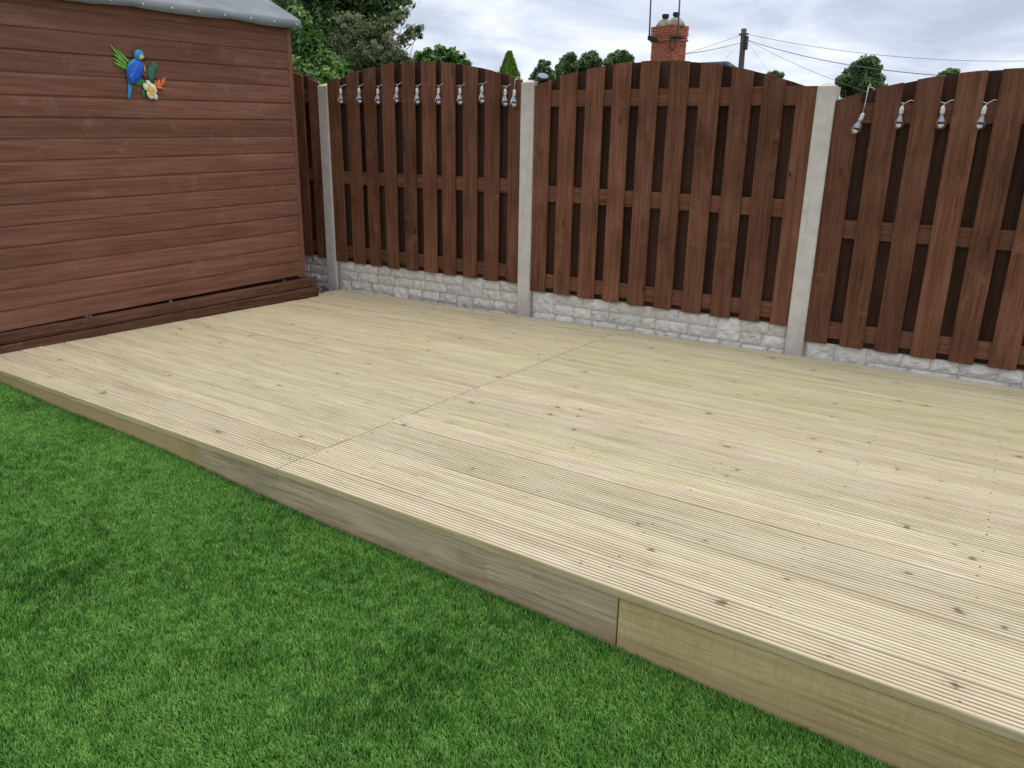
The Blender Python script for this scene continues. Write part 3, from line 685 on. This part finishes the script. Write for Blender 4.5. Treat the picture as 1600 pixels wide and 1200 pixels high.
for q in (((930, 780), (960, 740), (985, 695), (995, 720), (975, 770), (950, 800)), ((950, 790), (1000, 750), (1035, 680), (1058, 690), (1050, 760), (1000, 800)), ((1010, 770), (1070, 740), (1100, 655), (1120, 670), (1110, 730), (1060, 780)),
          ((1060, 760), (1120, 720), (1150, 630), (1160, 690), (1120, 760), (1080, 780)), ((960, 790), (1030, 780), (1115, 815), (1110, 828), (1050, 830), (990, 815))):
    puff('bract', q, 'paint_orange', .008, .007)

# ------------------------------------------------------------------ hanging bulbs
glass_me = mesh('bulb', *lathe([(.010, -.030), (.0115, -.036), (.016, -.048), (.0235, -.066), (.027, -.080), (.0255, -.094), (.019, -.106), (.009, -.1125), (.002, -.114)], 18), True)
sock_me = mesh('socket', *lathe([(.004, .006), (.0075, .002), (.0105, -.004), (.0115, -.030), (.009, -.034)], 12), True)
core_me = mesh('reflector', *lathe([(.007, -.036), (.011, -.048), (.017, -.064), (.0195, -.070), (.0195, -.072), (.003, -.0725)], 14), True)
dish_me = mesh('light_cup', *lathe([(.003, -.083), (.0195, -.086), (.0165, -.098), (.008, -.106)], 14), True)
def string(label, bulbs, ends, Yc=.0):
    root = tag(empty('string_lights', (bulbs[0][0], 0, bulbs[0][1])), label, 'string lights')
    o = Vector(root.location); pts = [Vector(e)-o for e in ends[:-1]] if len(ends) > 1 else []
    cord = []
    for j, (x, z, tl, high) in enumerate(bulbs):
        b = Vector((x, -.016 if high else .006, z))-o
        B = link('bulb', glass_me, 'bulb_glass', root, b); B.rotation_euler = (tl*.4, tl, 0)
        link('socket', sock_me, 'white_plastic', B); link('reflector', core_me, 'foil_reflector', B); link('light_cup', dish_me, 'white_plastic', B)
        if high:                                                      # drops over the panel top on its own lead
            pts += [b+Vector((.012, .09, high)), b+Vector((.010, .03, high+.012)), b+Vector((.008, -.003, high-.005)), b+Vector((.004, .0, .05)), b+Vector((0, 0, .004)), b+Vector((.003, -.002, .05)), b+Vector((.01, -.001, high-.008)), b+Vector((.014, .09, high))]
        else:
            pts += [b+Vector((-.055, .034, .022)), b+Vector((-.02, .02, .026)), b+Vector((.004, .004, .02)), b+Vector((0, 0, .004)), b+Vector((.012, .002, .02)), b+Vector((.036, .006, .034)), b+Vector((.058, .034, .028))]
    if ends: pts.append(Vector(ends[-1])-o)
    V, F = tube(pts, .0021, 5)
    link('cord', mesh('cord', V, F, True), 'cord_cream', root)
bl1 = [(-1.728, 1.603), (-1.533, 1.601), (-1.340, 1.593), (-1.150, 1.601), (-.956, 1.587), (-.757, 1.583), (-.565, 1.577), (-.374, 1.584), (-.180, 1.560)]
string('string of ten clear bulbs along the panel beside the shed', [(x, z, rnd.uniform(-.12, .12), 0) for x, z in bl1]+[(-.092, 1.553, .02, .075)], [])
string('string of four clear bulbs hanging on the lowest fence panel', [(2.128, 1.378, .32, .14)]+[(x, z, rnd.uniform(-.1, .1), 0) for x, z in ((2.311, 1.412), (2.502, 1.410), (2.688, 1.407))], [(2.86, .04, 1.43)])
# solar lamp clipped behind the post top
sol = tag(empty('solar_lamp', (.078, .07, 1.585)), 'small black solar lamp with silvery top behind a concrete post', 'lamp')
hd = link('lamp_head', mesh('lamp_head', *lathe([(.012, -.03), (.03, -.026), (.041, -.008), (.043, .004), (.041, .010), (.036, .0115)], 18), True), 'black_plastic', sol, (.012, -.02, .05)); hd.rotation_euler = (.42, .38, 0)
link('solar_panel', mesh('solar_panel', *lathe([(.035, .0117), (.0345, .0135), (.0, .0137)], 18)), 'solar_cell', hd)
link('stem', box('stem', -.012, .016, .0, .02, -.28, .035, .003), 'black_plastic', sol, (-.004, -.035, 0))

# ------------------------------------------------------------------ vegetation behind the fence
def leaves(name, cl, n, L, W, mat, parent=None, up=.5, shell=.45, droop=0.0, seed=1, aim=None):
    q = np.random.default_rng(seed); cl = np.array(cl, float); r = cl[:, 3]; p = r**2.2; idx = q.choice(len(cl), n, p=p/p.sum())
    d = q.normal(size=(n, 3)); d /= np.linalg.norm(d, axis=1)[:, None]
    rad = (shell+(1-shell)*q.random(n)**.6)*(.65+.65*q.random(n))
    c = cl[idx, :3]+d*(r[idx]*rad)[:, None]*np.array([1, 1, .85])
    nrm = d*.7+np.array([0, 0, up])+q.normal(0, .45, (n, 3)); nrm /= np.linalg.norm(nrm, axis=1)[:, None]
    ax = q.normal(size=(n, 3))+d*.9+np.array([0, 0, -droop])
    if aim is not None: ax = np.array(aim)+q.normal(0, .35, (n, 3))
    ax -= nrm*(ax*nrm).sum(1)[:, None]; ax /= np.linalg.norm(ax, axis=1)[:, None]
    sd = np.cross(nrm, ax); l = L*(.65+.7*q.random(n))[:, None]; w_ = W*(.65+.7*q.random(n))[:, None]
    co = np.stack([c-ax*l*.5, c-sd*w_*.5+nrm*w_*.18-ax*l*.05, c+ax*l*.5-nrm*l*.08, c+sd*w_*.5+nrm*w_*.18-ax*l*.05], 1).reshape(-1, 3)
    o = (np.arange(n)*4)[:, None]; tri = np.stack([o+np.array([0, 2, 1]), o+np.array([0, 3, 2])], 1).reshape(-1, 3)
    ct = q.normal(0, .13, len(cl)); t = np.clip(.45+ct[idx]+q.normal(0, .2, n), 0, 1)
    return link(name, fill_mesh(name, co, tri, np.repeat(t, 4)), mat, parent)
def trunk(parent, base, cl, r0, frac=.55, seed=1):
    q = random.Random(seed); cl = [Vector(c[:3]) for c in cl]; top = sum(cl, Vector())/len(cl); base = Vector(base)
    fork = base.lerp(top, frac); parts = [tube([base, base.lerp(fork, .5)+Vector((q.uniform(-.1, .1)*r0*4, 0, 0)), fork, fork.lerp(top, .9)], [r0, r0*.8, r0*.65, r0*.2], 8)]
    for c in cl:
        s = base.lerp(top, q.uniform(frac*.75, .95)); m_ = s.lerp(c, .5)+Vector((0, 0, (c-s).length*.1)); parts.append(tube([s, m_, c], [r0*.32, r0*.18, r0*.06], 5))
    V, F = join(parts); link('trunk', mesh('trunk', V, F, True), 'bark', parent)
def pxc(lst, Y, spread=.0, seed=3):
    q = random.Random(seed); out = []
    for px, py, r in lst:
        y = Y+q.uniform(-spread, spread); p = at(px, py, y); dist = (p-Vector(CAM)).length; out.append((p.x, p.y, p.z, r*dist/FPX))
    return out
def tree(name, label, cat, cl, n, L, W, mat, r0, seed, group=None, frac=.55, crown='crown', **kw):
    b = sum((Vector(c[:3]) for c in cl), Vector())/len(cl); b.z = ground_z(b.y)-.05
    T = tag(empty(name, b), label, cat, group)
    rel = [(c[0]-b.x, c[1]-b.y, c[2]-b.z, c[3]) for c in cl]
    cr = leaves(crown, rel, n, L, W, mat, T, seed=seed, **kw); trunk(T, (0, 0, 0), rel, r0, frac, seed)
    return T, rel, b
q = random.Random(5)
big = [(505, 5, 38), (540, -20, 50), (585, -25, 48), (560, 22, 38), (600, 8, 30), (625, -12, 28), (520, 40, 38), (480, 35, 40), (470, -10, 50), (585, 48, 28), (545, 70, 38), (500, 85, 40), (470, 80, 40), (440, 40, 50),
       (430, -60, 60), (490, -80, 60), (560, -90, 60), (610, -70, 45), (520, -140, 60), (450, -150, 60), (590, -140, 45), (400, 0, 60), (400, 90, 50), (530, 110, 40), (580, 95, 34)]
tree('broadleaf_tree', 'large dark green broadleaf tree rising behind the shed roof corner', 'tree', pxc(big, 5.2, .8), 24000, .10, .062, 'leaf_dark', .14, 21, shell=.25)
near = [(468, 28, 17), (462, 62, 17), (478, 80, 19), (492, 66, 17), (500, 95, 22), (470, 110, 22), (486, 128, 24), (520, 112, 22), (462, 85, 16), (512, 132, 22), (535, 125, 18), (448, 6, 20), (436, 45, 25), (455, 125, 22), (470, 150, 26), (500, 160, 26), (550, 150, 22), (440, 100, 26)]
tree('leafy_shrub', 'bright green leafy shrub squeezed between shed corner and tall dark tree', 'shrub', pxc(near, 1.35, .18), 7500, .066, .034, 'leaf_bright', .03, 22, shell=.3)
seed = [(560, 62, 20), (585, 50, 19), (604, 40, 15), (620, 28, 12), (632, 20, 8), (641, 50, 11), (653, 44, 7), (600, 74, 22), (575, 92, 24), (622, 92, 19), (640, 98, 11), (545, 100, 24), (552, 36, 15), (594, 108, 22), (535, 70, 19), (560, 128, 24), (610, 120, 22), (630, 62, 12), (632, 120, 16), (656, 56, 5), (540, 30, 10), (528, 105, 20), (590, 135, 24)]
T, rel, b = tree('seedhead_shrub', 'greyish shrub with tan faded flower heads leaning out above the fence', 'shrub', pxc(seed, 2.3, .22), 8500, .06, .024, 'leaf_olive', .03, 23, shell=.2)
sh = pxc([(592, 74, 7), (603, 58, 7), (630, 28, 6), (655, 45, 5), (646, 55, 5), (560, 25, 6), (530, 30, 6), (545, 24, 6), (610, 52, 6), (580, 90, 6), (572, 82, 6), (618, 40, 6), (597, 90, 6), (640, 45, 5), (553, 60, 5), (585, 66, 6), (565, 70, 6), (620, 66, 6), (606, 84, 6), (660, 40, 3), (537, 40, 5)], 2.08, .1, 9)
leaves('seed_heads', [(c[0]-b.x, c[1]-b.y, c[2]-b.z, c[3]) for c in sh], 1900, .02, .014, 'seed_tan', T, seed=31, shell=.1)
tree('garden_bush', 'small mid green bush peeping over the arch top of the bulb panel', 'shrub', pxc([(655, 92, 10), (670, 86, 11), (688, 82, 11), (704, 85, 10), (718, 92, 9), (728, 100, 8), (680, 100, 16), (705, 105, 16), (650, 105, 12)], 4, .15), 1500, .085, .05, 'leaf_bright', .03, 24, shell=.2)
def conifer():
    p = at(796, 84, 6.0); gz = ground_z(6.0); T = tag(empty('conifer', (p.x, p.y, gz)), 'pointed yellow green conifer beyond the fence panel', 'tree'); H = p.z-gz
    q = np.random.default_rng(40); n = 26000; t = q.random(n)**.7; R = 1.1*(1-t)**.85*(.62+.5*q.random(n))+.012; a = q.random(n)*6.283
    R *= 1+.13*np.sin(a*5+t*22)
    c = np.c_[R*np.cos(a), R*np.sin(a), t*H]; ax = np.c_[np.cos(a)*.35, np.sin(a)*.35, np.ones(n)]+q.normal(0, .18, (n, 3)); ax /= np.linalg.norm(ax, axis=1)[:, None]
    sd = np.c_[-np.sin(a), np.cos(a), np.zeros(n)]+q.normal(0, .5, (n, 3)); sd -= ax*(sd*ax).sum(1)[:, None]; sd /= np.linalg.norm(sd, axis=1)[:, None]
    l = .075*(.5+1.0*q.random(n))[:, None]; w_ = .014*(.6+.8*q.random(n))[:, None]
    co = np.stack([c-ax*l*.4, c-sd*w_, c+ax*l*.6, c+sd*w_], 1).reshape(-1, 3); o = (np.arange(n)*4)[:, None]
    tri = np.stack([o+np.array([0, 2, 1]), o+np.array([0, 3, 2])], 1).reshape(-1, 3)
    link('crown', fill_mesh('crown', co, tri, np.repeat(np.clip(q.normal(.5, .22, n), 0, 1), 4)), 'leaf_conifer', T)
    V, F = tube([(0, 0, -.05), (0, 0, H*.5), (0, 0, H*.97)], [.07, .04, .005], 8); link('trunk', mesh('trunk', V, F, True), 'bark', T)
conifer()
def far(label, lst, Y, n, L, seed, name='distant_tree', sp=1.0, mat='leaf_far'):
    lst = lst+[(x+q.uniform(-4, 4), 150+i*18, r*1.3) for i, (x, y, r) in enumerate(lst[:2])]
    tree(name, label, 'tree', pxc(lst, Y, sp, seed), int(n*3.6), L*.46, L*.3, mat, .2, seed, 'distant trees over the fence', shell=.2)
far('dark distant tree with twiggy top rising beside the solar lamp', [(848, 104, 7), (842, 113, 8), (854, 112, 8), (838, 122, 9), (850, 122, 10), (860, 122, 8), (846, 97, 4), (856, 99, 4)], 24, 1800, .3, 51, sp=.5)
far('round distant tree of the clump, crown farthest from the brick chimney', [(885, 98, 10), (892, 90, 8), (878, 108, 9), (893, 104, 10), (872, 116, 8), (884, 118, 10), (896, 116, 10)], 30, 2200, .36, 52)
far('distant tree in the middle of the clump between conifer and chimney', [(918, 92, 9), (926, 88, 8), (912, 100, 9), (930, 98, 10), (920, 106, 10), (908, 112, 9)], 31, 2200, .36, 53)
far('distant tree with broad round crown nearest the brick chimney', [(966, 87, 8), (975, 86, 7), (958, 92, 8), (982, 92, 7), (968, 98, 11), (950, 98, 7), (984, 99, 6)], 32, 2200, .36, 54)
far('tall dark round distant tree standing behind the post of the four bulb panel', [(1352, 98, 9), (1362, 97, 8), (1340, 105, 9), (1366, 108, 9), (1350, 112, 12), (1328, 116, 9), (1318, 126, 9), (1338, 124, 12), (1360, 122, 11), (1374, 124, 7), (1325, 138, 13), (1350, 138, 14), (1368, 138, 10), (1314, 138, 8), (1380, 140, 7)], 26, 5200, .3, 55)
far('tiny tuft of distant tree just above the plain panel arch', [(1203, 117, 5), (1211, 116, 5), (1219, 118, 5), (1210, 122, 8)], 36, 900, .3, 56, sp=.5)
far('tiny green distant treetop just above the four bulb panel', [(1476, 116, 5), (1484, 112, 5), (1492, 113, 5), (1484, 118, 8), (1470, 120, 5)], 34, 900, .3, 57, sp=.5, mat='leaf_bright')

# ------------------------------------------------------------------ house with chimney, pole and wires
HY = 18.6
rz = 3.67; rl, rr = at(985, 97, HY).x, at(1137, 95, HY).x; gz = ground_z(HY)
house = tag(empty('house', ((rl+rr)/2, HY, gz)), 'house with grey hipped roof just showing over the plain fence panel', 'house')
hx = (rr-rl)/2; E = 1.05-gz; Rz = rz-gz; ex = 3.6; ey = 3.9
link('wall', box('wall', -hx-ex+.35, hx+ex-.35, -ey+.35, ey-.35, 0, E, 0), 'render_wall', house)
V = [(-hx-ex, -ey, E), (hx+ex, -ey, E), (hx+ex, ey, E), (-hx-ex, ey, E), (-hx, 0, Rz), (hx, 0, Rz)]
roofo = link('roof', mesh('roof', V, [(0, 1, 5, 4), (2, 3, 4, 5), (1, 2, 5), (3, 0, 4), (3, 2, 1, 0)]), 'slate', house)
for a_, b_ in ((V[4], V[5]), (V[4], V[0]), (V[5], V[1]), (V[4], V[3]), (V[5], V[2])):
    link('ridge_tiles', mesh('ridge_tiles', *tube([a_, b_], .09, 8)), 'ridge_tile', roofo)
for sx in (-3.2, -.6, 2.2):
    wn = link('window', box('window', sx, sx+1.2, -ey+.28, -ey+.36, 3.0, 4.1, .01), 'white_plastic', house); link('pane', box('pane', sx+.08, sx+1.12, -ey+.27, -ey+.279, 3.08, 4.02, 0), 'solar_cell', wn)
# brick chimney on the ridge
cl_, cr_ = at(1013.5, 70, HY-.5), at(1062, 70, HY-.5); cw = cr_.x-cl_.x; cx = (cl_.x+cr_.x)/2-house.location.x; ctop = at(1040, 38, HY-.5).z-gz; cd = .62; cb = Rz-.55
cw *= .86
ch = link('chimney', box('chimney', -cw/2+.012, cw/2-.012, -cd/2+.012, cd/2-.012, cb, ctop-.02, 0), 'brick_mortar', house, (cx, -.12, 0)); ch.rotation_euler = (0, 0, math.radians(-20))
bh, bw_ = .072, .225; rowi = 0; z = cb
brick_cache = {}
def brick_me(l, d):
    key = (round(l, 3), round(d, 3))
    if key not in brick_cache: brick_cache[key] = box('brick', 0, l-.011, 0, d, 0, bh-.011, .004)
    return brick_cache[key]
while z < ctop-.03:
    out_ = .03 if (ctop-.50 < z < ctop-.40) or z > ctop-.30 else (.012 if z > ctop-.4 else 0.0)
    off = (rowi % 2)*bw_/2
    for side in range(2):
        Ls = cw if side == 0 else cd
        x = -Ls/2-out_; end = Ls/2+out_; first = True
        while x < end-.03:
            l = min((bw_/2 if off and first else bw_), end-x); first = False
            j = rnd.uniform(-.006, .004)
            o = link('brick', brick_me(l, .03), 'brick_red', ch)
            if side == 0: o.location = (x, -cd/2-out_+j, z)
            else: o.location = (cw/2+out_-j, x, z); o.rotation_euler = (0, 0, math.pi/2)
            x += l
    z += bh; rowi += 1
for s_ in (-1, 1):
    V, F = lathe([(.29, -.04), (.29, .03), (.24, .12), (.16, .2), (.11, .22)], 12)
    V = [(x*.9+rnd.uniform(-.015, .015), y*.95, z+rnd.uniform(-.012, .012)) for x, y, z in V]
    link('flaunching', mesh('flaunching', V, F, True), 'cement_cap', ch, (s_*cw*.25, 0, ctop-.02))
    link('chimney_pot', mesh('chimney_pot', *lathe([(.075, 0), (.08, .08), (.105, .085), (.105, .17), (.09, .172)], 12)), 'chimney_pot', ch, (s_*cw*.25, 0, ctop+.17))
hl = house.location
def rel_h(p): return Vector(p)
for px0, px1, y0, y1, lab in ((1014.5, 1018.5, 60, -40, 'thin aerial mast strapped to the bracket side of the brick chimney'), (1058.5, 1064.5, 60, -40, 'thin aerial mast with a coil of cable on the brick chimney')):
    a_, b_ = at(px0, y0, HY-1.02), at(px1, y1, HY-1.02)
    A = tag(empty('aerial_mast', a_), lab, 'aerial')
    V, F = tube([Vector((0, 0, 0)), b_-a_], .024, 6); link('mast', mesh('mast', V, F, True), 'mast_metal', A)
    if px0 < 1030: link('bracket', box('bracket', -.04, .05, -.04, .5, -.05, .07, .01), 'chimney_pot', A)
    else:
        ring = [Vector((-.13+.085*math.cos(t), -.0, -.13+.17*math.sin(t))) for t in [i*2*math.pi/16 for i in range(17)]]
        V, F = tube(ring, .018, 5, False); link('cable_coil', mesh('cable_coil', V, F, True), 'chimney_pot', A); link('bracket', box('bracket', -.25, .04, -.03, .5, .04, .065, .005), 'chimney_pot', A)
PY = 28.0; pt = at(1162.5, 45, PY); pb = at(1158, 105, PY); dirp = (pb-pt); pbz = ground_z(PY); base = pt+dirp*((pbz-.1-pt.z)/dirp.z)
pole = tag(empty('telegraph_pole', base), 'dark wooden telegraph pole with wires rising behind the house roof', 'pole')
V, F = tube([Vector((0, 0, 0)), (pt-base)*.5, pt-base], [.15, .125, .105], 10); link('shaft', mesh('shaft', V, F, True), 'pole_wood', pole)
o = link('terminal_box', box('terminal_box', .06, .2, -.13, .08, -.28, .22, .02), 'black_plastic', pole, at(1161, 66, PY)-base)
o = link('cross_arm', box('cross_arm', -.16, .22, -.12, -.06, -.03, .03, .005), 'pole_wood', pole, at(1162, 54, PY)-base)
def wire(a, b, sag, r, label):
    a, b = Vector(a), Vector(b); pts = []
    for i in range(17):
        t = i/16; p = a.lerp(b, t); p.z -= sag*4*t*(1-t); pts.append(p-a)
    V, F = tube(pts, r*.7, 4); o = link('overhead_wire', mesh('overhead_wire', V, F), 'wire', None, a); tag(o, label, 'wire', 'overhead wires from the telegraph pole')
t1 = at(1160, 54, PY-.1); t2 = at(1159, 66, PY-.1); t3 = at(1165, 53, PY-.1); t4 = at(1166, 62, PY-.1)
wire(t2, at(1063, 85, HY-.6), .05, .014, 'overhead wire running from the pole down to the brick chimney')
wire(t1, at(780, 130, 31), .5, .010, 'thin overhead wire running from the pole top behind the chimney')
wire(t4, at(1720, 122, 20), .45, .016, 'heavier overhead wire running from the pole across the sky away from the chimney')
wire(t3, at(1750, 88, 34), .5, .011, 'faint upper overhead wire running from the pole away from the chimney')
wire(t4, at(1420, 165, 22), .15, .009, 'thin overhead wire dropping from the pole towards the tall round tree')
wire(t4, at(1225, 140, 20), .05, .007, 'thin overhead wire dropping steeply from the pole behind the plain panel')
wire(t2, at(1090, 130, 22), .05, .007, 'thin overhead wire dropping steeply from the pole towards the house roof')
